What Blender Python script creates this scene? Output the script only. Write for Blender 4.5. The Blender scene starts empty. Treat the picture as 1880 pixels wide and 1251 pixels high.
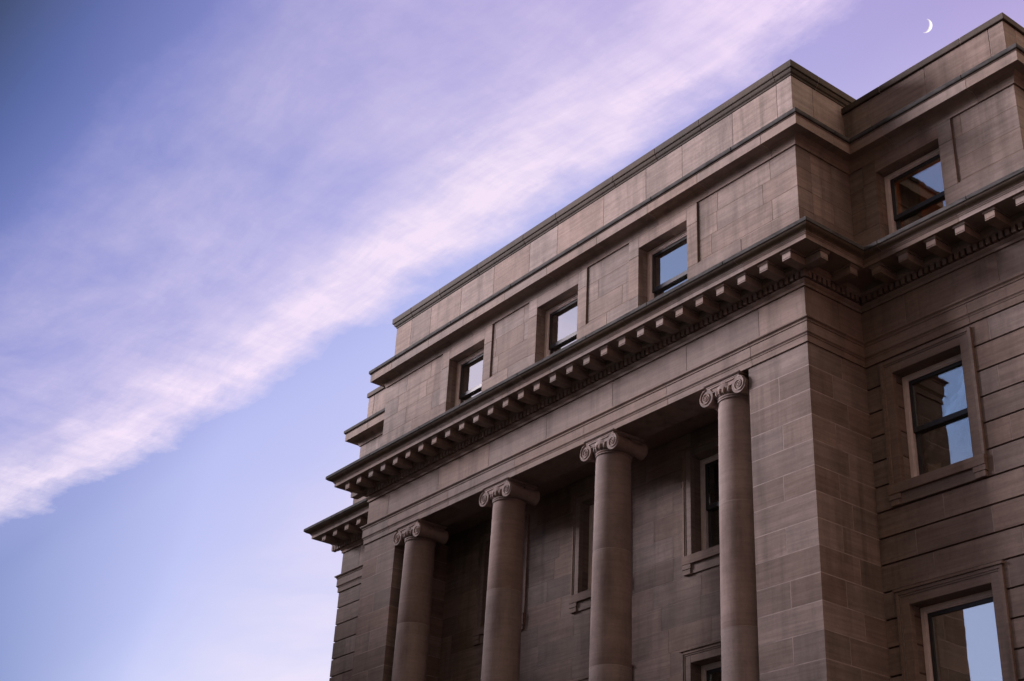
import bpy, bmesh, math, random
from mathutils import Vector, Matrix
random.seed(11)
R = math.radians
C = bpy.context.scene.collection
H = 2.0                      # the measured heights are relative to a datum 2 m above the ground
D = 1.589                    # pavilion projection in front of the wings
PW = 15.0                    # pavilion width (x from -15 to 0)
WL = 3.89                    # wing width
BACK = 12.0                  # back of the building
ROOT = Vector((-7.5, 6.0, 0.0))

def lin(r, g, b):
    f = lambda c: ((c/255+0.055)/1.055)**2.4 if c/255 > 0.04045 else c/255/12.92
    return (f(r), f(g), f(b), 1)

# ------------------------------------------------------------------ mesh helper
class MB:
    def __init__(s): s.v=[]; s.f=[]; s.m=[]; s.sm=[]
    def add(s, vs, fs, mat=0, smooth=False):
        b=len(s.v); s.v+=[tuple(v) for v in vs]
        for f in fs: s.f.append(tuple(i+b for i in f)); s.m.append(mat); s.sm.append(smooth)
    def box(s, x0,x1,y0,y1,z0,z1, mat=0):
        if x1<x0: x0,x1=x1,x0
        if y1<y0: y0,y1=y1,y0
        s.add([(x0,y0,z0),(x1,y0,z0),(x1,y1,z0),(x0,y1,z0),(x0,y0,z1),(x1,y0,z1),(x1,y1,z1),(x0,y1,z1)],
              [(0,3,2,1),(4,5,6,7),(0,1,5,4),(1,2,6,5),(2,3,7,6),(3,0,4,7)],mat)
    def prism(s, poly, axis, a0, a1, mat=0):
        """poly: 2-D points; axis 'x': points are (y,z), 'y': (x,z), 'z': (x,y)"""
        n=len(poly)
        def P(p,a): return {'x':(a,p[0],p[1]),'y':(p[0],a,p[1]),'z':(p[0],p[1],a)}[axis]
        s.add([P(p,a0) for p in poly]+[P(p,a1) for p in poly],
              [tuple(range(n)),tuple(range(2*n-1,n-1,-1))]+[(i,i+n,(i+1)%n+n,(i+1)%n) for i in range(n)],mat)
    def sweep(s, path, prof, mat=0):
        """path: list of (x,y,mx,my); prof: closed list of (o,z)"""
        n=len(prof); vs=[]; fs=[]
        for (x,y,mx,my) in path: vs+=[(x+mx*o,y+my*o,z) for o,z in prof]
        for k in range(len(path)-1):
            for i in range(n):
                j=(i+1)%n; fs.append((k*n+i,k*n+j,(k+1)*n+j,(k+1)*n+i))
        fs.append(tuple(range(n-1,-1,-1))); fs.append(tuple((len(path)-1)*n+i for i in range(n)))
        s.add(vs,fs,mat)
    def lathe(s, prof, c, axis='z', n=48, mat=0, smooth=True):
        """prof: list of (r, a) along the axis; capped"""
        vs=[];fs=[]
        for r,a in prof:
            for k in range(n):
                t=2*math.pi*k/n; p,q=r*math.cos(t),r*math.sin(t)
                vs.append((c[0]+p,c[1]+q,c[2]+a) if axis=='z' else (c[0]+p,c[1]+a,c[2]+q))
        for i in range(len(prof)-1):
            for k in range(n):
                l=(k+1)%n; fs.append((i*n+k,i*n+l,(i+1)*n+l,(i+1)*n+k))
        s.add(vs,fs,mat,smooth)
        m=len(prof)-1
        s.add([vs[k] for k in range(n)],[tuple(range(n))],mat)
        s.add([vs[m*n+k] for k in range(n)],[tuple(range(n))],mat)
    def tube(s, pts, rad, n=8, mat=0):
        vs=[];fs=[]
        for i,p in enumerate(pts):
            p=Vector(p); a=Vector(pts[max(i-1,0)]); b=Vector(pts[min(i+1,len(pts)-1)])
            d=(b-a).normalized(); u=d.cross(Vector((0,1,0.01))).normalized(); w=d.cross(u)
            r=rad[i] if isinstance(rad,list) else rad
            for k in range(n):
                t=2*math.pi*k/n; q=p+u*r*math.cos(t)+w*r*math.sin(t); vs.append(tuple(q))
        for i in range(len(pts)-1):
            for k in range(n):
                l=(k+1)%n; fs.append((i*n+k,i*n+l,(i+1)*n+l,(i+1)*n+k))
        fs.append(tuple(range(n))); fs.append(tuple((len(pts)-1)*n+k for k in range(n)))
        s.add(vs,fs,mat,True)
    def ball(s, c, rx,ry,rz, mat=0, nu=10, nv=7):
        vs=[(c[0],c[1],c[2]-rz)];fs=[]
        for j in range(1,nv):
            ph=-math.pi/2+math.pi*j/nv
            for k in range(nu):
                t=2*math.pi*k/nu; vs.append((c[0]+rx*math.cos(ph)*math.cos(t),c[1]+ry*math.cos(ph)*math.sin(t),c[2]+rz*math.sin(ph)))
        vs.append((c[0],c[1],c[2]+rz)); N=len(vs)-1
        for k in range(nu):
            l=(k+1)%nu; fs.append((0,1+l,1+k)); fs.append((N,1+(nv-2)*nu+k,1+(nv-2)*nu+l))
            for j in range(nv-2): fs.append((1+j*nu+k,1+j*nu+l,1+(j+1)*nu+l,1+(j+1)*nu+k))
        s.add(vs,fs,mat,True)
    def mesh(s, name, mats, origin=Vector((0,0,0)), lift=H):
        me=bpy.data.meshes.new(name)
        me.from_pydata([(v[0]-origin[0],v[1]-origin[1],v[2]+lift-origin[2]) for v in s.v],[],s.f)
        for m in (mats if isinstance(mats,(list,tuple)) else [mats]): me.materials.append(m)
        for p,mi,sm in zip(me.polygons,s.m,s.sm): p.material_index=mi; p.use_smooth=sm
        bm=bmesh.new(); bm.from_mesh(me); bmesh.ops.recalc_face_normals(bm,faces=bm.faces); bm.to_mesh(me); bm.free()
        me.update(); return me
    def build(s, name, mats, parent, bevel=0.0):
        """a part in place: its own origin sits at the root, the mesh is in root space"""
        o=bpy.data.objects.new(name,s.mesh(name,mats,ROOT)); C.objects.link(o); o.parent=parent
        if bevel:
            b=o.modifiers.new('edge','BEVEL'); b.width=bevel; b.segments=1; b.limit_method='ANGLE'; b.angle_limit=R(40)
        return o

# ------------------------------------------------------------------ materials
def newmat(name):
    m=bpy.data.materials.new(name); m.use_nodes=True; nt=m.node_tree; nt.nodes.clear()
    return m,nt
class NT:
    def __init__(s,nt): s.nt=nt
    def n(s,t,**kw):
        x=s.nt.nodes.new(t)
        for k,v in kw.items():
            if k.startswith('i_'): x.inputs[k[2:].replace('_',' ')].default_value=v
            else: setattr(x,k,v)
        return x
    def l(s,a,b): s.nt.links.new(a,b)
    def math(s,op,a,b=None,c=None,clamp=False):
        x=s.n('ShaderNodeMath',operation=op,use_clamp=clamp)
        for i,v in enumerate((a,b,c)):
            if v is None: continue
            if isinstance(v,(int,float)): x.inputs[i].default_value=v
            else: s.l(v,x.inputs[i])
        return x.outputs[0]
    def mix(s,fac,a,b,blend='MIX',clamp=False):
        x=s.n('ShaderNodeMix',data_type='RGBA',blend_type=blend); x.clamp_result=clamp
        for i,v in ((0,fac),(6,a),(7,b)):
            if isinstance(v,(int,float)): x.inputs[i].default_value=v
            elif isinstance(v,tuple): x.inputs[i].default_value=v
            else: s.l(v,x.inputs[i])
        return x.outputs[2]
    def ramp(s,fac,stops,interp='LINEAR'):
        x=s.n('ShaderNodeValToRGB'); e=x.color_ramp; e.interpolation=interp
        while len(e.elements)<len(stops): e.elements.new(0.5)
        for el,(p,c) in zip(e.elements,stops): el.position=p; el.color=c if isinstance(c,tuple) else (c,c,c,1)
        s.l(fac,x.inputs[0]); return x.outputs[0]
    def noise(s,vec,scale,detail=4,rough=0.55,dist=0.0):
        x=s.n('ShaderNodeTexNoise'); x.inputs['Scale'].default_value=scale; x.inputs['Detail'].default_value=detail
        x.inputs['Roughness'].default_value=rough; x.inputs['Distortion'].default_value=dist
        if vec is not None: s.l(vec,x.inputs['Vector'])
        return x.outputs[0]
    def mapping(s,vec,scale=(1,1,1),rot=(0,0,0),loc=(0,0,0)):
        x=s.n('ShaderNodeMapping'); x.inputs['Scale'].default_value=scale; x.inputs['Rotation'].default_value=rot; x.inputs['Location'].default_value=loc
        s.l(vec,x.inputs['Vector']); return x.outputs[0]

def stone(name, c1, c2, dirt=0.35, var=0.16, streak=0.5, rough=0.85):
    m,nt=newmat(name); g=NT(nt)
    tc=g.n('ShaderNodeTexCoord'); geo=g.n('ShaderNodeNewGeometry'); oi=g.n('ShaderNodeObjectInfo')
    rnd=g.math('FRACT',g.math('ADD',geo.outputs['Random Per Island'],oi.outputs['Random']))
    # each block gets its own piece of the sandstone
    off=g.n('ShaderNodeCombineXYZ'); g.l(g.math('MULTIPLY',rnd,37.0),off.inputs[0]); g.l(g.math('MULTIPLY',rnd,11.0),off.inputs[2])
    add=g.n('ShaderNodeVectorMath',operation='ADD'); g.l(tc.outputs['Object'],add.inputs[0]); g.l(off.outputs[0],add.inputs[1])
    pos=tc.outputs['Object']
    base=g.mix(g.ramp(g.noise(add.outputs[0],1.3,5,0.6),[(0.32,0.0),(0.7,1.0)]),c1,c2)
    # bedding: thin slightly tilted layers
    bed=g.noise(g.mapping(add.outputs[0],(0.35,0.35,9.0),(R(9),R(6),0)),1.6,5,0.65,0.6)
    base=g.mix(g.ramp(bed,[(0.38,0.0),(0.62,streak)]),base,g.mix(1.0,base,(0.60,0.57,0.56,1),'MULTIPLY'))
    # block to block tone
    hs=g.n('ShaderNodeHueSaturation'); g.l(base,hs.inputs['Color'])
    g.l(g.math('MULTIPLY_ADD',rnd,2*var,1-var),hs.inputs['Value'])
    g.l(g.math('MULTIPLY_ADD',g.math('FRACT',g.math('MULTIPLY',rnd,7.31)),0.30,0.78),hs.inputs['Saturation'])
    base=hs.outputs[0]
    # rain streaks and sooty patches with a shape of their own
    st=g.noise(g.mapping(pos,(2.6,2.6,0.22)),1.4,6,0.62)
    pt=g.noise(pos,0.55,5,0.6)
    sp=g.noise(pos,16,3,0.6)
    k=g.math('MULTIPLY',g.ramp(st,[(0.46,0.0),(0.72,1.0)]),g.ramp(pt,[(0.36,0.1),(0.66,1.0)]))
    base=g.mix(g.math('MULTIPLY',k,dirt),base,(0.040,0.033,0.026,1))
    base=g.mix(g.ramp(sp,[(0.2,0.35),(0.5,0.0)]),base,g.mix(1.0,base,(0.55,0.52,0.5,1),'MULTIPLY'))
    base=g.mix(g.ramp(g.noise(pos,3.3,6,0.7),[(0.66,0.0),(0.8,0.28)]),base,(0.36,0.30,0.28,1))
    b=g.n('ShaderNodeBsdfPrincipled'); g.l(base,b.inputs['Base Color']); b.inputs['Roughness'].default_value=rough
    b.inputs['Specular IOR Level'].default_value=0.25
    bp=g.n('ShaderNodeBump'); bp.inputs['Strength'].default_value=0.35; bp.inputs['Distance'].default_value=0.02
    h=g.math('ADD',g.math('MULTIPLY',g.noise(pos,22,6,0.65),0.6),g.noise(pos,4,4,0.6))
    g.l(h,bp.inputs['Height']); g.l(bp.outputs[0],b.inputs['Normal'])
    o=g.n('ShaderNodeOutputMaterial'); g.l(b.outputs[0],o.inputs[0]); return m
def plain(name, col, rough=0.6, var=0.25, scale=6.0, spec=0.3, metal=0.0, stretch=(1,1,1)):
    m,nt=newmat(name); g=NT(nt); tc=g.n('ShaderNodeTexCoord')
    n1=g.noise(g.mapping(tc.outputs['Object'],stretch),scale,5,0.6)
    c=g.mix(g.ramp(n1,[(0.3,0.0),(0.7,1.0)]),tuple(x*(1-var) for x in col[:3])+(1,),tuple(min(1,x*(1+var)) for x in col[:3])+(1,))
    b=g.n('ShaderNodeBsdfPrincipled'); g.l(c,b.inputs['Base Color']); b.inputs['Roughness'].default_value=rough
    b.inputs['Specular IOR Level'].default_value=spec; b.inputs['Metallic'].default_value=metal
    bp=g.n('ShaderNodeBump'); bp.inputs['Strength'].default_value=0.2; bp.inputs['Distance'].default_value=0.01; g.l(n1,bp.inputs['Height']); g.l(bp.outputs[0],b.inputs['Normal'])
    o=g.n('ShaderNodeOutputMaterial'); g.l(b.outputs[0],o.inputs[0]); return m
def glass(name, refl):
    m,nt=newmat(name); g=NT(nt); tc=g.n('ShaderNodeTexCoord')
    gl=g.n('ShaderNodeBsdfGlossy'); gl.inputs['Roughness'].default_value=0.015; gl.inputs['Color'].default_value=(0.90,0.95,0.97,1)
    bp=g.n('ShaderNodeBump'); bp.inputs['Strength'].default_value=0.05; bp.inputs['Distance'].default_value=0.03
    g.l(g.noise(tc.outputs['Object'],2.2,2,0.5),bp.inputs['Height']); g.l(bp.outputs[0],gl.inputs['Normal'])
    tr=g.n('ShaderNodeBsdfTransparent'); tr.inputs['Color'].default_value=(0.93,0.95,0.95,1)
    fr=g.n('ShaderNodeFresnel'); fr.inputs['IOR'].default_value=1.5
    mx=g.n('ShaderNodeMixShader'); g.l(g.math('MULTIPLY_ADD',fr.outputs[0],0.6,refl,clamp=True),mx.inputs[0])
    g.l(tr.outputs[0],mx.inputs[1]); g.l(gl.outputs[0],mx.inputs[2])
    o=g.n('ShaderNodeOutputMaterial'); g.l(mx.outputs[0],o.inputs[0]); return m

S1=(0.288,0.217,0.186,1); S2=(0.192,0.147,0.125,1)
M_STONE=stone('sandstone',S1,S2,0.66,0.16,0.6)
M_TRIM=stone('dressed sandstone',(0.275,0.207,0.177,1),(0.212,0.161,0.135,1),0.62,0.11,0.45)
M_COL=stone('column sandstone',(0.32,0.243,0.217,1),(0.225,0.170,0.149,1),0.75,0.04,0.3)
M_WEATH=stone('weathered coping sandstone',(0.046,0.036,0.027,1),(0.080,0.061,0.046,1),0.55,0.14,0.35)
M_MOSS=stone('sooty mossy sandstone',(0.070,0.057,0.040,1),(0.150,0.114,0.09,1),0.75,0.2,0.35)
M_MORT=plain('lime mortar',(0.31,0.255,0.235,1),0.9,0.35,2.0,0.1)
M_FAINT=plain('stone coloured mortar',(0.17,0.125,0.10,1),0.9,0.25,3.0,0.1)
M_DARKM=plain('dark groove mortar',(0.10,0.075,0.06,1),0.9,0.3,5.0,0.1)
M_LEAD=plain('lead flashing',(0.060,0.057,0.056,1),0.85,0.5,4.0,0.08,0.0,(1.0,1.0,3.0))
M_PAINT=plain('pale painted wood',(0.74,0.64,0.62,1),0.5,0.10,8.0,0.3)
M_SASH=plain('dark painted sash',(0.035,0.031,0.030,1),0.4,0.3,9.0,0.4)
M_ROOM=plain('dim room plaster',(0.06,0.052,0.045,1),0.9,0.2,2.0,0.1)
M_ORANGE=plain('orange room plaster',(0.50,0.20,0.06,1),0.9,0.25,1.2,0.1)
M_CURT=plain('white curtain cloth',(0.75,0.73,0.74,1),0.9,0.1,3.0,0.1)
M_DRAPE=plain('olive drape cloth',(0.10,0.085,0.05,1),0.9,0.3,3.0,0.1)
M_BLIND=plain('grey blind cloth',(0.60,0.585,0.56,1),0.9,0.06,2.0,0.1)
M_CARD=plain('brown cardboard',(0.36,0.25,0.12,1),0.9,0.1,4.0,0.1)
M_ROOF=plain('roof felt',(0.09,0.09,0.09,1),0.9,0.2,1.0,0.1)
M_GLASS=glass('window glass',0.62)
M_GLASSW=glass('wing window glass',0.24)
M_GLASSD=glass('shaded window glass',0.13)

# ------------------------------------------------------------------ root
def empty(name, loc, label=None, cat=None, group=None):
    o=bpy.data.objects.new(name,None); C.objects.link(o); o.location=loc; o.empty_display_size=0.5
    if label: o['label']=label
    if cat: o['category']=cat
    if group: o['group']=group
    return o
def tag(o,label,cat,group=None):
    o['label']=label; o['category']=cat
    if group: o['group']=group
B=empty('stone_building',ROOT,'brown sandstone classical building with four Ionic columns, bracketed cornice and attic storey','building')

# ------------------------------------------------------------------ plan paths
def mkpath(pts, cuts_len=None, seed=0, jitter=0.12, lo=None, hi=None):
    """polyline pts -> list of pieces; each piece a list of (x,y,mx,my). Outward = right of travel."""
    pts=[Vector(p) for p in pts]; dirs=[(pts[i+1]-pts[i]).normalized() for i in range(len(pts)-1)]
    nrm=[Vector((d.y,-d.x)) for d in dirs]
    mit=[nrm[0]]+[ (nrm[i-1]+nrm[i])/(1+nrm[i-1].dot(nrm[i])) for i in range(1,len(nrm))]+[nrm[-1]]
    if cuts_len is None: return [[(p.x,p.y,m.x,m.y) for p,m in zip(pts,mit)]]
    rg=random.Random(seed); GAP=0.012
    pieces=[]; cur=[(pts[0].x,pts[0].y,mit[0].x,mit[0].y)]
    for i,d in enumerate(dirs):
        L=(pts[i+1]-pts[i]).length
        n=max(1,round(L/cuts_len)); step=L/n
        s=step*(0.5 if n>1 else 0.62)
        while s<L-0.25:
            q=s+rg.uniform(-jitter,jitter)
            if 0.3<q<L-0.3:
                a=pts[i]+d*(q-GAP/2); b=pts[i]+d*(q+GAP/2); n_=nrm[i]
                cur.append((a.x,a.y,n_.x,n_.y)); pieces.append(cur); cur=[(b.x,b.y,n_.x,n_.y)]
            s+=step
        cur.append((pts[i+1].x,pts[i+1].y,mit[i+1].x,mit[i+1].y))
    pieces.append(cur); return pieces
P_ALL=[(-PW-WL,BACK),(-PW-WL,D),(-PW,D),(-PW,0),(0,0),(0,D),(WL,D),(WL,BACK)]
def course(name, pts, prof, mat, parent, cut=None, seed=0, bevel=0.006, core=True, jitter=0.12):
    mb=MB()
    for pc in mkpath(pts,cut,seed,jitter): mb.sweep(pc,prof,0)
    if cut and core:
        mn=min(o for o,z in prof)
        z0=min(z for o,z in prof); z1=max(z for o,z in prof); zm=(z0+z1)/2; k=1-0.008/(z1-z0)
        mb.sweep(mkpath(pts)[0],[(o-0.007 if o>mn+0.02 else o+0.01, zm+(z-zm)*k) for o,z in prof],1)
    return mb.build(name,[mat,M_MORT],parent,bevel)

# ------------------------------------------------------------------ masonry
CH=0.487; ZJ=11.492                     # bed joints at ZJ - k*CH
def subtract(rect, holes):
    out=[rect]
    for (a,b,c,d) in holes:
        nx=[]
        for (x0,x1,z0,z1) in out:
            if b<=x0 or a>=x1 or d<=z0 or c>=z1: nx.append((x0,x1,z0,z1)); continue
            if a>x0: nx.append((x0,a,z0,z1))
            if b<x1: nx.append((b,x1,z0,z1))
            xa,xb=max(x0,a),min(x1,b)
            if d<z1: nx.append((xa,xb,d,z1))
            if c>z0: nx.append((xa,xb,z0,c))
        out=nx
    return [r for r in out if r[1]-r[0]>0.015 and r[3]-r[2]>0.015]
def masonry(mb, x0,x1, levels, y, thick, holes, blk, vg=0.012, hg=0.012, core=0.004, coremat=1, seed=0, facing=-1, groove=None, swap=False):
    """block wall in the x-z plane, front face at y, body towards +y (facing -1). swap: wall in the y-z plane instead (x is y)."""
    holes0=holes; holes=[(a-0.004,b+0.004,c-0.004,d+0.004) for a,b,c,d in holes0]; holesc=[(a-0.010,b+0.010,c-0.010,d+0.010) for a,b,c,d in holes0]
    rg=random.Random(seed)
    def bx(a,b,d0,d1,z0,z1,mat):
        ya,yb=y-facing*d0,y-facing*d1
        if swap: mb.box(ya,yb,a,b,z0,z1,mat)
        else: mb.box(a,b,ya,yb,z0,z1,mat)
    for k in range(len(levels)-1):
        z1,z0=levels[k],levels[k+1]
        s=x0; cuts=[]
        first=blk*rg.uniform(0.35,0.6) if k%2 else blk*rg.uniform(0.75,1.05)
        s=x0+first
        while s<x1-0.3: cuts.append(s); s+=blk*rg.uniform(0.78,1.25)
        ed=[x0]+cuts+[x1]
        gz=hg/2 if groove is None else groove/2
        for a,b in zip(ed[:-1],ed[1:]):
            a2=a+(vg/2 if a>x0 else 0); b2=b-(vg/2 if b<x1 else 0)
            for r in subtract((a2,b2,z0+gz,z1-gz),holes): bx(r[0],r[1],0,thick,r[2],r[3],0)
        if groove is not None:       # flush vertical joints of the channelled wall
            for r in subtract((x0+0.004,x1-0.004,z0+gz+0.004,z1-gz-0.004),holesc): bx(r[0],r[1],core,thick-0.01,r[2],r[3],coremat)
    gcore=core if groove is None else 0.055
    for r in subtract((x0+0.006,x1-0.006,levels[-1]+0.004,levels[0]-0.004),[(a-0.006,b+0.006,c-0.006,d+0.006) for a,b,c,d in holesc]): bx(r[0],r[1],gcore,thick-0.02,r[2],r[3],coremat if groove is None else 2)
def levels(top, bottom, first=ZJ):
    z=first; L=[top]
    while z>bottom+0.2: L.append(z); z-=CH
    L.append(bottom); return L

# windows: (key, centre x, wall plane y, half width, bottom, top)
AW=[(-11.11,0.087),(-7.50,0.087),(-3.925,0.087)]
AWX=[(1.312,D+0.087),(-16.312,D+0.087)]
HW=0.755
A_BOT,A_TOP=13.93,16.172
PWN=[-11.13,-7.52,-3.935]               # portico windows
WX=1.348                                # wing windows (right); left wing mirrored
WXL=-PW-WX
U_BOT,U_TOP,UH=9.465,11.638,0.747
L_BOT,L_TOP,LH=4.75,7.275,0.812
WB=0.0-H+0.9                            # wall bottom above plinth
mats3=[M_STONE,M_MORT,M_DARKM]

# right and left wing walls (channelled)
for (xa,xb,cx,sd) in ((0.0,WL,WX,3),(-PW-WL,-PW,WXL,8)):
    mb=MB()
    holes=[(cx-UH,cx+UH,U_BOT,U_TOP),(cx-LH,cx+LH,L_BOT,L_TOP),(cx-LH,cx+LH,0.6,3.2)]
    lv=levels(11.96,WB)
    masonry(mb,xa+0.001,xb-0.001,lv,D,0.45,holes,1.45,0.014,0.0,0.003,1,sd,groove=0.034)
    mb.build('channelled_wall',mats3,B)
    # end wall
    mb=MB()
    if xa>-1: masonry(mb,D+0.46,BACK,lv,WL,0.45,[],1.5,0.014,0.0,0.003,1,sd+1,facing=1,groove=0.034,swap=True)
    else: masonry(mb,D+0.46,BACK,lv,-PW-WL,0.45,[],1.5,0.014,0.0,0.003,1,sd+1,facing=-1,groove=0.034,swap=True)
    mb.build('channelled_wall',mats3,B)
# portico back wall
mb=MB()
holes=[]
for cx in PWN: holes+=[(cx-UH,cx+UH,U_BOT,U_TOP),(cx-LH,cx+LH,L_BOT,L_TOP)]
masonry(mb,-PW+1.4,-1.4,levels(12.2,4.0),D+0.005,0.45,holes,1.25,0.008,0.008,0.003,1,21)
mb.build('portico_wall',mats3,B)
# piers
def pier(xa,xb,out):
    mb=MB(); lv=levels(11.96,4.0); rg=random.Random(int(xa*7)+90); g=0.0095
    for k in range(len(lv)-1):
        z1,z0=lv[k]-g,lv[k+1]+g
        if k%2==1:
            m=(xa+xb)/2+rg.uniform(-0.05,0.05)
            ya=0.62
            mb.box(xa,m-g*.8,0,ya,z0,z1); mb.box(m+g*.8,xb,0,ya,z0,z1)
            mb.box(xa,xb,ya+2*g*.7,D+0.3,z0,z1)
        else:
            ya=0.95+rg.uniform(-0.1,0.1)
            mb.box(xa,xb,0,ya,z0,z1); mb.box(xa,xb,ya+2*g*.7,D+0.3,z0,z1)
    e=0.0015
    mb.box(xa+e,xb-e,e,D+0.29,4.0,11.958,1)
    return mb.build('pier',[M_STONE,M_MORT],B,0.002)
pier(-1.467,0.0,1); pier(-PW,-13.545,-1)
# podium under the portico, and its floor
mb=MB(); masonry(mb,-PW-0.1,0.1,levels(3.75,WB,3.3),-0.12,0.5,[],1.6,0.014,0.0,0.003,1,41,groove=0.034)
masonry(mb,0.38,D,levels(3.75,WB,3.3),0.1,0.5,[],1.6,0.014,0.0,0.003,1,42,facing=1,groove=0.034,swap=True)
masonry(mb,0.38,D,levels(3.75,WB,3.3),-PW-0.1,0.5,[],1.6,0.014,0.0,0.003,1,43,facing=-1,groove=0.034,swap=True)
mb.build('podium_wall',mats3,B)
mb=MB(); mb.box(-PW-0.16,0.16,-0.2,D-0.01,3.752,3.998); mb.build('portico_floor',M_TRIM,B,0.02)
mb=MB(); mb.sweep(mkpath([(-PW-WL,BACK),(-PW-WL,D),(-PW-0.1,D),(-PW-0.1,-0.12),(0.1,-0.12),(0.1,D),(WL,D),(WL,BACK)])[0],[(-0.4,-H),(0.12,-H),(0.12,WB-0.08),(0.05,WB-0.002),(-0.4,WB-0.002)])
mb.build('plinth',M_TRIM,B,0.01)
# back of the building and its floors and roof
mb=MB(); mb.box(-PW-WL+0.02,WL-0.02,BACK-0.4,BACK-0.002,-H,16.5); mb.build('wall',M_STONE,B)
mb=MB()
for z in (3.2,8.2,13.35,16.66): mb.box(-PW-WL+0.35,WL-0.35,D+0.40,BACK-0.42,z,z+0.2)
mb.box(-PW+0.5,-0.5,0.5,D+0.39,13.35,13.55); mb.build('floor_slab',M_ROOM,B)

# ------------------------------------------------------------------ entablature
arch=[(-0.5,11.956),(0.032,11.956),(0.032,12.088),(0.044,12.088),(0.046,12.104),(0.056,12.118),(0.073,12.132),(0.075,12.150),(0.066,12.152),
      (0.066,12.352),(0.084,12.352),(0.086,12.374),(0.098,12.388),(0.122,12.402),(0.130,12.414),(0.130,12.434),(0.0,12.452),(-0.5,12.452)]
course('architrave',P_ALL,arch,M_TRIM,B,2.6,5,0.0)
# beam behind the front face of the portico architrave, and the portico ceiling
mb=MB(); mb.box(-13.55,-1.46,0.47,0.72,11.958,12.45); mb.box(-13.55,-1.46,0.70,D+0.1,12.22,12.42); mb.build('portico_ceiling',M_TRIM,B)
frz=[(-0.45,12.454),(0.0,12.454),(0.0,13.126),(-0.45,13.126)]
course('frieze',P_ALL,frz,M_TRIM,B,2.3,7,0.0)
bed=[(-0.45,13.128),(0.036,13.128),(0.036,13.182),(0.050,13.196),(0.075,13.222),(0.085,13.238),(0.085,13.250),(0.018,13.252),(0.018,13.394),(0.140,13.394),
     (0.142,13.408),(0.155,13.425),(0.175,13.436),(0.18,13.452),(0.165,13.454),(0.165,13.560),(-0.45,13.560)]
course('bed_moulding',P_ALL,bed,M_TRIM,B,2.6,9,0.0)
cor=[(-0.5,13.562),(0.698,13.562),(0.698,13.652),(0.712,13.654),(0.714,13.668),(0.730,13.680),(0.735,13.694),(0.742,13.697),(-0.5,13.697)]
CORN=course('cornice',P_ALL,cor,M_TRIM,B,2.0,12,0.0)
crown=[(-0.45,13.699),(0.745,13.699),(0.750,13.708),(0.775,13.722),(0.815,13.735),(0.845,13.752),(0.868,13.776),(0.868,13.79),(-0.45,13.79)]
M_CROWN=stone('dark crown sandstone',(0.125,0.094,0.068,1),(0.19,0.143,0.112,1),0.7,0.14,0.3)  # darker stone for the crown moulding than for the cornice below it
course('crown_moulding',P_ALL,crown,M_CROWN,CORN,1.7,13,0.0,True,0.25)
lead=[(-0.45,13.792),(0.80,13.792),(0.80,13.778),(0.884,13.778),(0.888,13.792),(0.888,13.850),(0.876,13.868),(-0.05,13.925),(-0.45,13.925)]
mb=MB()
for pc in mkpath(P_ALL,2.2,15,0.3): mb.sweep(pc,lead)
mb.build('lead_flashing',M_LEAD,CORN,0.005)

# modillions: one mesh, many parts
def modillion_mesh():
    mb=MB()       # along -y from the wall (o=0.165) to o=0.62, width 0.185, hung under the soffit
    w=0.100
    prof=[(-0.16,13.380),(-0.30,13.372),(-0.42,13.366),(-0.52,13.368),(-0.598,13.376),(-0.622,13.380),(-0.622,13.398),(-0.606,13.403),(-0.606,13.411),(-0.618,13.414),(-0.618,13.522),(-0.16,13.522)]
    mb.prism(prof,'x',-w,w)
    mb.prism([(-0.16,13.523),(-0.63,13.523),(-0.655,13.548),(-0.655,13.561),(-0.16,13.561)],'x',-w-0.028,w+0.028)
    me=mb.mesh('modillion',M_TRIM); return me
MOD=modillion_mesh()
def put(name, me, x, y, rot, parent=B):
    o=bpy.data.objects.new(name,me); C.objects.link(o); o.parent=parent
    o.location=(x-ROOT.x,y-ROOT.y,-ROOT.z); o.rotation_euler=(0,0,rot); return o
NM=27
for k in range(NM+1): put('modillion',MOD,-15.150+k*(15.296/NM),0,0)
for y in (-0.125,0.69,): put('modillion',MOD,0,y,R(90))
for y in (-0.125,0.69): put('modillion',MOD,-PW,y,R(-90))
for k in range(6): put('modillion',MOD,0.905+k*0.62,D,0)
for k in range(6): put('modillion',MOD,-PW-0.905-k*0.62,D,0)
for k in range(3):
    put('modillion',MOD,WL,D+0.05+k*0.62,R(90)); put('modillion',MOD,-PW-WL,D+0.05+k*0.62,R(-90))
# dentils
mb=MB(); mb.box(-0.042,0.042,-0.138,-0.012,13.264,13.392); DEN=mb.mesh('dentil',M_TRIM)
pos=[]
SP=0.1325
x=0.086
for k in range(114): pos.append((0.086-k*SP,0,0))
for k in range(11): pos.append((0,0.02+k*SP,R(90)))
for k in range(32): pos.append((0.24+k*SP-0.05,D,0))
left=[]
for k in range(11): left.append((-PW,0.02+k*SP,R(-90)))
for k in range(32): left.append((-PW-0.19-k*SP,D,0))
cam_xy=Vector((14.961,-17.553))
pos.sort(key=lambda p:(Vector(p[:2])-cam_xy).length)
for p in pos[:100]: put('dentil',DEN,*p)
mb=MB()
for (x,y,r) in pos[100:]+left:
    c,s=math.cos(r),math.sin(r)
    ax=sorted((x+c*-0.042-s*-0.138, x+c*0.042-s*-0.012)); ay=sorted((y+s*-0.042+c*-0.138, y+s*0.042+c*-0.012))
    mb.box(ax[0],ax[1],ay[0],ay[1],13.264,13.392)
o=mb.build('dentil_row',M_TRIM,B); o['kind']='stuff'

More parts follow.
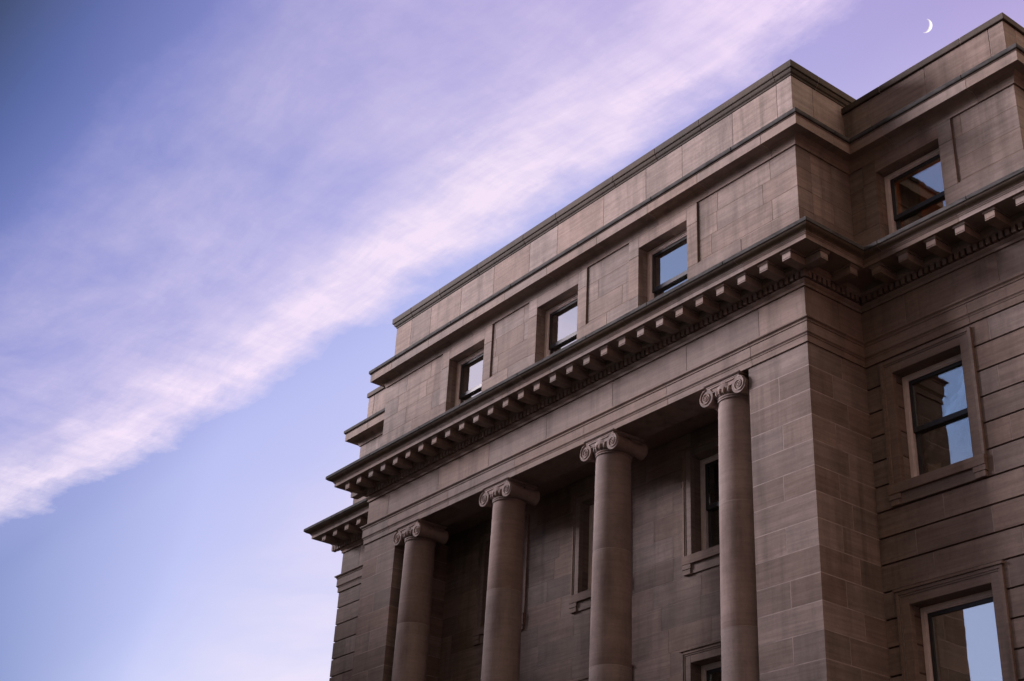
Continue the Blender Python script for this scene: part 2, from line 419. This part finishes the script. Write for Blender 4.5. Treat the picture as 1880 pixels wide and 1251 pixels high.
# ------------------------------------------------------------------ attic storey
A_LV=[16.47,15.985,15.50,15.02,14.5,13.80]
PAN=0.122; BAND=0.087
def attic(xa,xb,y0,wins,seed,xl,xr):
    mb=MB(); holes=[(cx-HW,cx+HW,A_BOT,A_TOP) for cx in wins]
    masonry(mb,xa,xb,A_LV,y0+PAN,0.42,holes,1.35,0.008,0.008,0.003,1,seed)
    # surrounds, sill band and head band stand proud of the panels
    tr=[]
    edges=[xl]+sum([[cx-HW-0.32,cx+HW+0.31] for cx in wins],[])+[xr]
    for cx in wins:
        for (a,b) in ((cx-HW-0.32,cx-HW),(cx+HW,cx+HW+0.31)):
            mb.box(a,b,y0+BAND,y0+PAN+0.10,14.972,15.983); mb.box(a,b,y0+BAND,y0+PAN+0.10,15.989,16.462)
        mb.box(cx-HW,cx+HW,y0+BAND,y0+PAN+0.10,A_TOP,16.462)
    # sill band split at windows
    s=xl
    for cx in wins+[None]:
        e=(cx-HW) if cx is not None else xr
        n=max(1,round((e-s)/1.3)); 
        for i in range(n): mb.box(s+(e-s)*i/n+0.003,s+(e-s)*(i+1)/n-0.003,y0+BAND,y0+PAN+0.10,13.80,14.97)
        if cx is not None: s=cx+HW
    return mb.build('attic_wall',[M_STONE,M_FAINT,M_DARKM],B,0.004)
attic(-PW+PAN,-PAN,0,[c for c,_ in AW],31,-PW+BAND,-BAND)
attic(-PAN+0.002,WL-PAN,D,[AWX[0][0]],33,-PAN+0.003,WL-BAND)
attic(-PW-WL+PAN,-PW+PAN-0.002,D,[AWX[1][0]],35,-PW-WL+BAND,-PW+PAN-0.003)
# side faces of the attic
for (xw,fc,ya,yb,sd) in ((-PAN,1,0.54,D+0.13,51),(-PW+PAN,-1,0.54,D+0.13,52),(WL-PAN,1,D+0.54,BACK-0.4,53),(-PW-WL+PAN,-1,D+0.54,BACK-0.4,54)):
    mb=MB(); masonry(mb,ya+0.004,yb,A_LV,xw,0.40,[],0.75 if yb<3 else 1.3,0.008,0.008,0.003,1,sd,facing=fc,swap=True)
    xo=xw+fc*(PAN-BAND)
    mb.box(xw-fc*0.05,xo,ya-0.42+0.105,yb,13.80,14.97)
    mb.build('attic_wall',[M_STONE,M_FAINT,M_DARKM],B,0.004)
acor=[(-0.5,16.464),(-0.087,16.464),(-0.085,16.500),(-0.068,16.545),(-0.040,16.590),(0.0,16.622),(0.035,16.640),(0.225,16.640),(0.225,16.852),(0.25,16.866),(-0.5,16.866)]
ACOR=course('attic_cornice',P_ALL,acor,M_TRIM,B,1.75,17,0.0)
alead=[(-0.5,16.868),(0.22,16.868),(0.232,16.880),(0.268,16.884),(0.276,16.912),(0.276,16.965),(0.262,16.985),(0.0,17.03),(-0.5,17.03)]
mb=MB()
for pc in mkpath(P_ALL,2.4,19,0.3): mb.sweep(pc,alead)
mb.build('lead_flashing',M_LEAD,ACOR,0.006)
# blocking course and parapets
base=[(-0.6,17.031),(-0.085,17.031),(-0.085,17.115),(-0.12,17.145),(-0.6,17.145)]
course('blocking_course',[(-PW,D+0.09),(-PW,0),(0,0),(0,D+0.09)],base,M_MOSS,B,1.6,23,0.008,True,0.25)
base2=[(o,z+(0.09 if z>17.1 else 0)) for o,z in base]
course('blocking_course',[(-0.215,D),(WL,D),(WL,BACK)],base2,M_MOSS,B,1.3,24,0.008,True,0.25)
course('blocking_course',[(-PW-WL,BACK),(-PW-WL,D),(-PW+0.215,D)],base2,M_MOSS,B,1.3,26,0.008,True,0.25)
P_PAV=[(-PW,BACK-3),(-PW,0),(0,0),(0,BACK-3)]
par=[(-0.6,17.147),(-0.203,17.147),(-0.203,18.287),(-0.6,18.287)]
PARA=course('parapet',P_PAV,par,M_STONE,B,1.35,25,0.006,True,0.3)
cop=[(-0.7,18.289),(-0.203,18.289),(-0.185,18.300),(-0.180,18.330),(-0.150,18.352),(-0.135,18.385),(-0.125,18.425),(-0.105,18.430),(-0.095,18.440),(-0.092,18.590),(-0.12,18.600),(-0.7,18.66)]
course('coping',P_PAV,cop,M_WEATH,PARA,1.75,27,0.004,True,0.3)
wpar=[(-0.6,17.147),(-0.194,17.147),(-0.194,18.07),(-0.6,18.07)]
wcop=[(-0.7,18.072),(-0.150,18.072),(-0.145,18.085),(-0.145,18.215),(-0.16,18.226),(-0.7,18.27)]
for k,pp in enumerate(([(-0.215,D),(WL,D),(WL,BACK)],[(-PW-WL,BACK),(-PW-WL,D),(-PW+0.215,D)])):
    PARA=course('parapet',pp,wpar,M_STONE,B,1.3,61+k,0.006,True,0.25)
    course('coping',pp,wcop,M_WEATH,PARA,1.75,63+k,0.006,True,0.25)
mb=MB(); mb.box(-PW+0.3,-0.3,0.5,BACK-3.2,17.6,17.7); mb.box(-PW-WL+0.5,WL-0.5,D+0.5,BACK-0.5,17.2,17.3); mb.build('roof',M_ROOF,B)

# ------------------------------------------------------------------ windows
def ring(mb,x0,x1,z0,z1,w,y0,y1,mat=0,wb=None):
    wb=w if wb is None else wb
    mb.box(x0,x0+w,y0,y1,z0,z1,mat); mb.box(x1-w,x1,y0,y1,z0,z1,mat)
    mb.box(x0+w,x1-w,y0,y1,z1-w,z1,mat); mb.box(x0+w,x1-w,y0,y1,z0,z0+wb,mat)
def window(cx,y,hw,z0,z1,rail,gm,surround=None,sill=True,deep=0.26):
    x0,x1=cx-hw,cx+hw
    # outer painted frame is the window itself
    mb=MB(); e=0.002
    ring(mb,x0+e,x1-e,z0+e,z1-e,0.085,y+deep,y+deep+0.20)
    ring(mb,x0+0.075,x1-0.075,z0+0.075,z1-0.075,0.034,y+deep+0.024,y+deep+0.19)
    w=mb.build('window',M_PAINT,B,0.004)
    a=0.106; ya=y+deep+0.045
    mb=MB()       # upper sash (outer) and lower sash (inner)
    ring(mb,x0+a,x1-a,rail-0.05,z1-a,0.075,ya,ya+0.05,0,0.10)
    mb.build('sash',M_SASH,w,0.004)
    mb=MB(); ring(mb,x0+a,x1-a,z0+a,rail+0.03,0.085,ya+0.056,ya+0.105); mb.build('sash',M_SASH,w,0.004)
    mb=MB(); mb.box(x0+a+0.08,x1-a-0.08,ya+0.022,ya+0.030,rail+0.045,z1-a-0.08); mb.build('pane',gm,w)
    mb=MB(); mb.box(x0+a+0.08,x1-a-0.08,ya+0.076,ya+0.084,z0+a+0.08,rail-0.05); mb.build('pane',gm,w)
    # stone lining of the opening behind the frame
    if surround:
        mb=MB(); ow,top=surround
        # inner band flush, outer moulded band proud
        i=ow*0.62
        for (p,q,t0,t1) in ((0,i,y-0.022,y+0.10),(i,i+0.035,y-0.034,y+0.10),(i+0.035,ow,y-0.048,y+0.10)):
            mb.box(x0-q,x0-p-0.0005,t0,t1,z0,z1+q); mb.box(x1+p+0.0005,x1+q,t0,t1,z0,z1+q)
            mb.box(x0-p,x1+p,t0,t1,z1+p+0.0005,z1+q)
        if top: mb.box(x0-ow-0.03,x1+ow+0.03,y-0.075,y+0.10,z1+ow+0.0005,z1+ow+0.05)
        mb.build('surround',M_TRIM,w,0.004)
        mb=MB(); s0=z0-0.185
        mb.box(x0-ow+0.0,x1+ow,y-0.085,y+0.28,s0,z0-0.001)
        mb.box(x0-ow+0.06,x1+ow-0.06,y-0.03,y+0.05,s0-0.205,s0-0.001)
        for xs in (x0-ow+0.0,x1+ow-0.25):
            mb.box(xs,xs+0.25,y-0.075,y+0.02,s0-0.10,s0-0.002); mb.box(xs+0.02,xs+0.23,y-0.062,y+0.02,s0-0.208,s0-0.102)
        mb.build('sill',M_TRIM,w,0.004)
    else:
        mb=MB(); mb.box(x0+0.003,x1-0.003,y-0.01,y+0.42,z0-0.16,z0-0.001); mb.build('sill',M_TRIM,w,0.004)
    return w
for cx,y in AW: window(cx,y,HW,A_BOT,A_TOP,15.155,M_GLASS)
for cx,y in AWX: window(cx,y,HW,A_BOT,A_TOP,15.155,M_GLASSW)
for cx in PWN:
    window(cx,D+0.005,UH,U_BOT,U_TOP,10.545,M_GLASSD,(0.23,False))
    window(cx,D+0.005,LH,L_BOT,L_TOP,5.7,M_GLASSD,(0.24,True))
for cx in (WX,WXL):
    window(cx,D,UH,U_BOT,U_TOP,10.545,M_GLASSW,(0.255,False))
    window(cx,D,LH,L_BOT,L_TOP,5.7,M_GLASS,(0.25,True))
    window(cx,D,LH,0.6,3.2,1.9,M_GLASS,(0.25,True))

# ------------------------------------------------------------------ columns
YC=0.34
def column_mesh():
    mb=MB(); z0,z1=4.42,11.56
    joints=[4.42,5.6,7.06,9.43]
    def rad(z):
        t=(z-z0)/(z1-z0); return 0.428-0.058*(t**1.7)
    drums=[4.42,4.95,7.06,9.43,z1]
    for a,b in zip(drums[:-1],drums[1:]):
        n=8; pr=[(rad(a)-0.001,a+0.0005),(rad(a),a+0.003)]+[(rad(a+(b-a)*i/n),a+(b-a)*i/n) for i in range(1,n)]+[(rad(b),b-0.003),(rad(b)-0.001,b-0.0005)]
        mb.lathe(pr,(0,0,0),'z',64)
    for z in drums[1:-1]: mb.lathe([(rad(z)-0.006,z-0.0065),(rad(z)+0.0004,z-0.0055),(rad(z)+0.0004,z+0.0055),(rad(z)-0.006,z+0.0065)],(0,0,0),'z',64,1)
    mb.lathe([(0.385,z1-0.04),(0.395,z1-0.035),(0.395,z1-0.012),(0.38,z1)],(0,0,0),'z',64)
    return mb.mesh('column',[M_COL,M_MORT])
def base_mesh():
    mb=MB()
    mb.box(-0.58,0.58,-0.50,0.58,3.999,4.16)
    pr=[(0.56,4.16)]+[(0.50+0.06*math.cos(t),4.22+0.06*math.sin(t)) for t in [(-1.2+2.4*i/8) for i in range(9)]]+[(0.46,4.29),(0.455,4.33)]
    pr+=[(0.46+0.035*math.cos(t),4.37+0.035*math.sin(t)) for t in [(-1.2+2.4*i/6) for i in range(7)]]+[(0.44,4.418)]
    mb.lathe(pr,(0,0,0),'z',48); return mb.mesh('base',M_TRIM)
def capital_mesh():
    mb=MB(); yf=-0.415; cz=11.683; cx=0.432; rv=0.178
    # abacus
    mb.box(-0.44,0.44,-0.40,0.40,11.888,11.912); 
    mb.prism([(-0.40,11.913),(-0.425,11.925),(-0.44,11.940),(-0.44,11.9555),(0.44,11.9555),(0.44,11.940),(0.425,11.925),(0.40,11.913)],'x',-0.475,0.475)
    # echinus with bead and eggs
    mb.lathe([(0.372,11.560),(0.392,11.572),(0.398,11.588),(0.392,11.604),(0.380,11.612)],(0,0,0),'z',56)
    mb.lathe([(0.385,11.613),(0.402,11.622),(0.415,11.64),(0.402,11.652),(0.39,11.655)],(0,0,0),'z',56)
    mb.lathe([(0.375,11.656),(0.395,11.70),(0.415,11.75),(0.42,11.79),(0.40,11.887)],(0,0,0),'z',56)
    for k in range(24):
        t=2*math.pi*(k+0.5)/24
        mb.ball((0.412*math.cos(t),0.412*math.sin(t),11.690),0.044,0.044,0.066)
        t+=math.pi/24
        mb.ball((0.418*math.cos(t),0.418*math.sin(t),11.685),0.016,0.016,0.055,0,6,5)
    # canalis between the volutes
    for sg in (1,-1):
        ys=sg*yf
        top=[(x,11.887) for x in (-0.432,0.432)]
        low=[(0.432-0.864*i/10,11.765-0.026*math.sin(math.pi*i/10)) for i in range(11)]
        mb.prism(top+low,'y',ys-sg*(-0.022),ys-sg*(-0.30))
        mb.tube([(x,ys+sg*0.014,11.765-0.026*math.sin(math.pi*(0.432-x)/0.864)) for x in [0.30-0.06*i for i in range(11)]],0.013,8)
        mb.tube([(x,ys+sg*0.014,11.846) for x in (-0.43,-0.2,0,0.2,0.43)],0.012,8)
    # bolsters: hourglass cylinders with a belt
    pr=[]
    for i in range(21):
        u=-1+2*i/20; r=0.118+0.056*abs(u)**1.6
        if abs(u)<0.14: r=0.136
        pr.append((r,u*(abs(yf)-0.02)))
    for sx in (-1,1):
        mb.lathe(pr,(sx*cx,0,cz),'y',32)
        for sg in (1,-1):
            ys=sg*yf
            # volute face: dished disc with a spiral fillet and an eye
            mb.lathe([(rv,0.0),(rv+0.002,0.018),(rv-0.006,0.038)] if sg==1 else [(rv-0.006,-0.038),(rv+0.002,-0.018),(rv,0.0)],(sx*cx,ys,cz),'y',40)
            pts=[];rad=[]
            N=84
            for i in range(N+1):
                t=i/N*2.75*2*math.pi; r=(rv-0.012)*math.exp(-t*0.108)
                a=math.pi/2-sx*t
                pts.append((sx*cx+r*math.cos(a),ys-sg*0.004,cz+r*math.sin(a))); rad.append(0.016*math.exp(-t*0.06)+0.002)
            mb.tube(pts,rad,8)
            mb.ball((sx*cx,ys-sg*0.004,cz),0.026,0.014,0.026)
    return mb.mesh('capital',M_COL)
COLM,BASM,CAPM=column_mesh(),base_mesh(),capital_mesh()
for k in range(4):
    c=put('column',COLM,-12.915+k*3.605,YC,0)
    for nm,me in (('base',BASM),('capital',CAPM)):
        o=bpy.data.objects.new(nm,me); C.objects.link(o); o.parent=c

# ------------------------------------------------------------------ things seen through the glass
def curtain(name, x0,x1,y,z0,z1,amp,period,mat,label,seed=1):
    mb=MB(); n=int((x1-x0)/0.012); rg=random.Random(seed); ph=[rg.uniform(0,6) for _ in range(4)]
    def dy(x,z): return amp*math.sin(2*math.pi*x/period+ph[0])+amp*0.5*math.sin(2*math.pi*x/period/1.7+ph[1]+z*0.6)
    nz=10; vs=[];fs=[]
    for side in (0,1):
        for j in range(nz+1):
            z=z0+(z1-z0)*j/nz
            for i in range(n+1):
                x=x0+(x1-x0)*i/n
                vs.append((x,y+dy(x,z)+side*0.006,z))
    S=(n+1)*(nz+1)
    for j in range(nz):
        for i in range(n):
            a=j*(n+1)+i; fs.append((a,a+1,a+n+2,a+n+1)); fs.append((S+a,S+a+n+1,S+a+n+2,S+a+1))
    for j in range(nz):
        for i in (0,n):
            a=j*(n+1)+i; fs.append((a,a+n+1,S+a+n+1,S+a))
    for i in range(n):
        for j in (0,nz):
            a=j*(n+1)+i; fs.append((a,a+1,S+a+1,S+a))
    mb.add(vs,fs,0,True)
    org=Vector(((x0+x1)/2,y,z0+H))
    o=bpy.data.objects.new(name,mb.mesh(name,mat,org)); C.objects.link(o); o.location=org; tag(o,label,'curtain'); return o
curtain('curtain',-11.70,-10.50,0.62,14.0,16.1,0.03,0.17,M_CURT,'white pleated curtain behind the leftmost attic window of the pavilion',seed=2)
curtain('curtain',0.62,1.06,D+0.72,14.0,16.2,0.03,0.13,M_DRAPE,'dark pleated drape inside the attic window beside the orange room wall',seed=4)
# orange room behind the wing attic window
mb=MB(); mb.box(0.20,3.0,D+2.2,D+2.26,13.56,16.655); mb.box(0.14,0.20,D+0.55,D+2.26,13.56,16.655); mb.box(3.0,3.06,D+0.55,D+2.26,13.56,16.655); mb.box(0.2,3.0,D+0.56,D+2.2,16.60,16.655)
mb.build('room_wall',M_ORANGE,B)
bl=bpy.data.lights.new('room_lamp','POINT'); bl.energy=8; bl.color=(1.0,0.62,0.28); bl.shadow_soft_size=0.12
bo=bpy.data.objects.new('room_lamp',bl); C.objects.link(bo); bo.location=(2.3,D+1.25,15.9+H)
# roller blind in the lower wing window
mb=MB(); y=D+0.47

mb2=MB(); mb2.box(WX-0.70,WX+0.70,y,y+0.012,4.95,7.13); mb2.box(WX-0.72,WX+0.72,y-0.01,y+0.05,7.13,7.19); mb2.box(WX-0.70,WX+0.70,y-0.006,y+0.018,4.90,4.95)
org=Vector((WX,y,4.9+H)); o=bpy.data.objects.new('roller_blind',mb2.mesh('roller_blind',M_BLIND,org)); C.objects.link(o); o.location=org
tag(o,'grey roller blind drawn down inside the lowest right wing window','blind')
# cardboard box on the sill of the middle wing window
mb=MB(); mb.box(WX-0.56,WX-0.30,D+0.52,D+0.80,9.47,9.80); mb.box(WX-0.56,WX-0.435,D+0.53,D+0.545,9.80,9.90); mb.box(WX-0.425,WX-0.30,D+0.53,D+0.545,9.80,9.88)
org=Vector((WX-0.43,D+0.66,9.47+H)); o=bpy.data.objects.new('cardboard_box',mb.mesh('cardboard_box',M_CARD,org)); C.objects.link(o); o.location=org
tag(o,'brown open cardboard box standing inside the middle right wing window','box')
mb=MB(); mb.box(WX-0.75,WX+0.75,D+0.46,D+0.95,9.38,9.468); mb.build('window_board',M_ROOM,B)

# ------------------------------------------------------------------ ground
mb=MB(); mb.add([(-2500,-2500,-H),(2500,-2500,-H),(2500,2500,-H),(-2500,2500,-H)],[(0,1,2,3)])
g=bpy.data.objects.new('ground',mb.mesh('ground',plain('lawn and paving',(0.022,0.023,0.016,1),0.95,0.3,0.3,0.1))); C.objects.link(g); g['kind']='structure'

# ------------------------------------------------------------------ unseen houses added as light blockers: west for lower storeys, east for side faces
M_BRICK=plain('brown brick',(0.16,0.09,0.065,1),0.9,0.3,2.0,0.1)
def house(label,nx0,nx1,ny0,ny1,nh,face,floors):
    """an unseen brick house, added to block light; face +1/-1: its window front looks towards +x / -x"""
    NB=Vector(((nx0+nx1)/2,(ny0+ny1)/2,0.0)); N=empty('unseen_light_blocker',NB,label,'house')
    def npart(mb,name,mat):
        o=bpy.data.objects.new(name,mb.mesh(name,mat,NB,0.0)); C.objects.link(o); o.parent=N; return o
    mb=MB(); mb.box(nx0,nx1,ny0,ny1,0.0,nh); npart(mb,'wall',M_BRICK)
    mb=MB(); mb.box(nx0-0.3,nx1+0.3,ny0-0.3,ny1+0.3,nh+0.002,nh+0.5); mb.box(nx0+0.5,nx1-0.5,ny0+0.5,ny1-0.5,nh+0.502,nh+0.8); npart(mb,'roof',M_ROOF)
    xf=nx1 if face>0 else nx0; n=int((ny1-ny0-3)/3.9)
    for fl in range(floors):
        for k in range(n):
            mb=MB(); y=ny0+2.8+k*3.9; z=1.4+fl*3.8
            ring(mb,-0.6,0.6,z,z+2.0,0.09,0,0.1); mb.box(-0.515,0.515,0.03,0.05,z+0.085,z+1.915)
            mb.v=[(xf+face*(0.10-v[1]),y+v[0],v[2]) for v in mb.v]; npart(mb,'window',M_SASH)
house('plain unseen brown brick house added on the left to block low light',-59.0,-41.0,-42.0,-8.5,22.7,1,5)
house('tall unseen brown brick house added on the right to block low light',27.0,40.0,-24.0,30.0,26.0,-1,6)

# ------------------------------------------------------------------ moon
CAMP=Vector((14.961,-17.553,-0.378+H))
right=Vector((0.6094166,0.7914259,0.0475019)); down=Vector((-0.3492745,0.3217702,-0.8800405)); fwd=Vector((-0.7117716,0.51972,0.472517))
FPX=2590.04
def pixdir(x,y): return (right*((x-940)/FPX)+down*((y-625.5)/FPX)+fwd).normalized()
MD=3000.0
w=-pixdir(1702.0,48.5); mc=CAMP-w*MD
# a crescent: the lit lune of the sphere, between the terminator and the limb
t_ax=(right*38-down*(-150)*-1.0); t_ax=(right*38+down*-150); t_ax=(t_ax-w*t_ax.dot(w)).normalized(); e_ax=t_ax.cross(w).normalized()
if e_ax.dot(right)<0: e_ax=-e_ax
Rk=MD*12.4/FPX*0.97
mc=mc-e_ax*Rk*0.28-down*0
vs=[];fs=[];NU,NV=10,28
for shell in (1.0,0.93):
    for j in range(NV+1):
        ph=-math.pi/2+math.pi*j/NV
        for i in range(NU+1):
            la=R(35)+(R(90)-R(35))*i/NU
            vs.append(mc+(e_ax*math.sin(la)*math.cos(ph)+w*math.cos(la)*math.cos(ph)+t_ax*math.sin(ph))*Rk*shell)
S=(NU+1)*(NV+1)
for j in range(NV):
    for i in range(NU):
        a=j*(NU+1)+i; fs.append((a,a+1,a+NU+2,a+NU+1)); fs.append((S+a,S+a+NU+1,S+a+NU+2,S+a+1))
    for i in (0,NU):
        a=j*(NU+1)+i; fs.append((a,a+NU+1,S+a+NU+1,S+a))
m,nt=newmat('moon emission'); gg=NT(nt); tc=gg.n('ShaderNodeTexCoord'); gn=gg.n('ShaderNodeNewGeometry')
LD=(e_ax*math.sin(R(118))+w*math.cos(R(118))).normalized()
dp=gg.n('ShaderNodeVectorMath',operation='DOT_PRODUCT'); gg.l(gn.outputs['Normal'],dp.inputs[0]); dp.inputs[1].default_value=LD
em=gg.n('ShaderNodeEmission'); gg.l(gg.mix(gg.noise(tc.outputs['Object'],0.35,4,0.6),(0.70,0.60,0.70,1),(1.0,0.95,0.97,1)),em.inputs[0])
gg.l(gg.ramp(dp.outputs['Value'],[(0.0,0.36),(0.25,0.54),(0.7,0.68)]),em.inputs[1])  # sunlight fading towards the terminator is written into the emission
oo=gg.n('ShaderNodeOutputMaterial'); gg.l(em.outputs[0],oo.inputs[0]); M_MOON=m
mb=MB(); mb.add(vs,fs,0,True)
o=bpy.data.objects.new('moon',mb.mesh('moon',M_MOON,mc,0.0)); C.objects.link(o); o.location=mc
tag(o,'thin white crescent moon in the violet sky above the right parapet','moon')

# ------------------------------------------------------------------ camera
cam=bpy.data.cameras.new('camera'); co=bpy.data.objects.new('camera',cam); C.objects.link(co)
cam.sensor_fit='HORIZONTAL'; cam.sensor_width=36.0; cam.lens=36.0*FPX/1880; cam.clip_start=0.1; cam.clip_end=9000
co.matrix_world=Matrix(((right.x,-down.x,-fwd.x,CAMP.x),(right.y,-down.y,-fwd.y,CAMP.y),(right.z,-down.z,-fwd.z,CAMP.z),(0,0,0,1)))
bpy.context.scene.camera=co

# ------------------------------------------------------------------ light
SUN_D=Vector((-0.872,-0.432,0.205)).normalized()          # towards the low sun, far to the left of the facade
sl=bpy.data.lights.new('sun','SUN'); sl.energy=SUN_E=5.0; sl.angle=R(26); sl.color=(1.0,0.89,0.96)
so=bpy.data.objects.new('sun',sl); C.objects.link(so); so.rotation_euler=SUN_D.to_track_quat('Z','Y').to_euler()

W=bpy.data.worlds.new('World'); bpy.context.scene.world=W; W.use_nodes=True
nt=W.node_tree; nt.nodes.clear(); g=NT(nt)
tc=g.n('ShaderNodeTexCoord'); sx=g.n('ShaderNodeSeparateXYZ'); g.l(tc.outputs['Generated'],sx.inputs[0])
zz=g.math('MAXIMUM',sx.outputs[2],0.03)
U=g.math('DIVIDE',sx.outputs[0],zz); V=g.math('DIVIDE',sx.outputs[1],zz)
T=g.math('MULTIPLY_ADD',g.math('ARCTANGENT',V),1/math.pi,0.5)          # 0 south horizon, .5 overhead, 1 north horizon
A=g.math('MULTIPLY_ADD',g.math('ARCTANGENT',U),1/math.pi,0.5)          # 0 west horizon
cx=g.n('ShaderNodeCombineXYZ'); g.l(U,cx.inputs[0]); g.l(V,cx.inputs[1])
P=cx.outputs[0]
sky=g.ramp(T,[(0.0,lin(150,165,205)),(0.17,lin(128,150,200)),(0.24,lin(112,138,190)),(0.33,lin(84,96,128)),(0.45,lin(66,72,92)),(0.572,lin(46,60,98)),(0.598,lin(80,95,156)),(0.63,lin(118,126,192)),
              (0.70,lin(148,151,214)),(0.745,lin(180,184,233)),(0.79,lin(181,187,234)),(0.86,lin(204,206,240)),(1.0,lin(215,215,240))])
# violet dusk tint towards the right
vio=g.ramp(A,[(0.20,0.0),(0.33,0.85)])
sky=g.mix(g.math('MULTIPLY',vio,g.ramp(T,[(0.55,0.0),(0.68,1.0)])),sky,lin(168,150,205))
# whiter low in the north-west, dimmer to the far west
W_=g.math('MULTIPLY_ADD',U,0.35,V)
sky=g.mix(g.math('MULTIPLY',g.ramp(g.math('MULTIPLY_ADD',W_,0.5,0.5),[(0.36,0.95),(0.60,0.0)]),g.ramp(V,[(0.6,0.0),(0.9,1.0)])),sky,lin(112,128,184))
# clouds: thin cirrus on a flat layer
wn=g.n('ShaderNodeTexNoise'); wn.inputs['Scale'].default_value=1.1; wn.inputs['Detail'].default_value=3; g.l(P,wn.inputs['Vector'])
wv=g.n('ShaderNodeVectorMath',operation='MULTIPLY_ADD'); g.l(wn.outputs['Color'],wv.inputs[0]); wv.inputs[1].default_value=(0.40,0.30,0); g.l(P,wv.inputs[2])
PW_=wv.outputs[0]
n1=g.noise(g.mapping(PW_,(1.2,5.0,1),(0,0,R(14))),1.5,6,0.58)
n2=g.noise(g.mapping(PW_,(2.0,3.6,1),(0,0,R(-34))),2.2,7,0.62)
n3=g.noise(g.mapping(PW_,(0.8,1.4,1),(0,0,R(-20))),1.6,5,0.55)
edge=g.math('MULTIPLY_ADD',g.ramp(g.math('MULTIPLY_ADD',U,0.25,1.0),[(0.20,0.0),(0.46,0.76),(0.62,1.0),(1.0,0.92)]),0.14,0.795)
edge=g.math('MULTIPLY_ADD',g.math('SUBTRACT',g.noise(g.mapping(P,(1.4,2.2,1)),2.6,8,0.68),0.5),0.17,edge)
dv=g.math('SUBTRACT',edge,V)                                           # >0 inside the band, measured from its sharp lower edge
n5b=g.noise(g.mapping(P,(3.2,1.8,1),(0,0,R(24))),2.0,4,0.55)
band=g.ramp(g.math('MULTIPLY_ADD',g.math('SUBTRACT',n5b,0.5),0.10,dv),[(0.0,0.0),(0.025,0.40),(0.065,1.0),(0.11,0.66),(0.18,0.22),(0.34,0.0)])
n4=g.noise(g.mapping(PW_,(1.5,11.0,1),(0,0,R(-24))),2.6,8,0.68)
n5=g.noise(g.mapping(P,(9.0,2.2,1),(0,0,R(20))),2.4,7,0.66)
fib=g.math('ADD',g.math('MULTIPLY',g.ramp(n4,[(0.3,0.0),(0.7,1.0)]),0.6),g.math('MULTIPLY',g.ramp(n5,[(0.3,0.0),(0.7,1.0)]),0.4))
dens=g.math('MULTIPLY',band,g.math('MULTIPLY_ADD',g.ramp(n1,[(0.3,0.0),(0.7,1.0)]),0.34,g.math('MULTIPLY_ADD',fib,0.78,0.26)))
veil=g.math('MULTIPLY',g.ramp(dv,[(0.05,0.0),(0.12,0.9),(0.22,0.62),(0.40,0.66),(0.54,0.0)]),g.math('MULTIPLY',g.ramp(n2,[(0.26,0.14),(0.78,0.66)]),g.math('MULTIPLY_ADD',fib,0.45,0.76)))
low=g.math('MULTIPLY',g.ramp(g.math('MULTIPLY_ADD',W_,0.5,0.5),[(0.57,0.0),(0.80,0.75)]),g.ramp(n3,[(0.25,0.25),(0.70,1.0)]))
low=g.math('MULTIPLY',low,g.ramp(g.math('MULTIPLY',V,0.2),[(0.195,0.0),(0.26,1.0)]))
south=g.math('MULTIPLY',g.ramp(g.math('MULTIPLY_ADD',V,-0.2,0.0),[(0.12,0.0),(0.2,1.0),(0.28,1.0),(0.36,0.2)]),g.ramp(g.math('MULTIPLY_ADD',U,0.2,1.0),[(0.55,0.95),(0.715,0.9),(0.755,0.12)]))
cl=g.math('ADD',g.math('MULTIPLY',g.math('ADD',dens,veil),g.ramp(g.math('MULTIPLY_ADD',U,0.2,1.0),[(0.36,0.80),(0.60,0.95),(0.74,1.0)])),low,clamp=True)
cl=g.math('MAXIMUM',cl,south)
ccol=g.mix(g.ramp(A,[(0.095,0.0),(0.14,0.5),(0.22,0.35),(0.32,1.0)]),lin(242,226,240),lin(230,208,240))
sky=g.mix(cl,sky,ccol)
# unseen warm east boosted to light the side faces; dimmer southward and low down
sky=g.mix(g.ramp(A,[(0.36,0.0),(0.52,1.0)]),sky,(1.75,1.36,1.14,1))
sky=g.mix(g.math('MULTIPLY',g.ramp(A,[(0.285,0.0),(0.40,1.0)]),g.ramp(T,[(0.32,1.0),(0.48,0.0)])),sky,lin(140,118,102))
sky=g.mix(g.ramp(sx.outputs[2],[(0.05,0.85),(0.22,0.0)]),sky,lin(40,36,40))
# below the horizon: dull ground haze
sky=g.mix(g.ramp(sx.outputs[2],[(0.0,1.0),(0.03,0.0)]),sky,lin(90,85,90))
ns=g.n('ShaderNodeTexSky'); ns.sky_type='NISHITA'; ns.sun_disc=False
ns.sun_elevation=math.asin(SUN_D.z); ns.sun_rotation=math.atan2(SUN_D.x,SUN_D.y)
b1=g.n('ShaderNodeBackground'); g.l(sky,b1.inputs[0]); b1.inputs[1].default_value=0.482
b2=g.n('ShaderNodeBackground'); g.l(ns.outputs[0],b2.inputs[0]); b2.inputs[1].default_value=0.05
mx=g.n('ShaderNodeMixShader'); mx.inputs[0].default_value=0.12; g.l(b1.outputs[0],mx.inputs[1]); g.l(b2.outputs[0],mx.inputs[2])
wo=g.n('ShaderNodeOutputWorld'); g.l(mx.outputs[0],wo.inputs[0])

sc=bpy.context.scene
sc.view_settings.view_transform='Standard'; sc.view_settings.look='None'; sc.view_settings.exposure=1.3; sc.view_settings.gamma=1.0
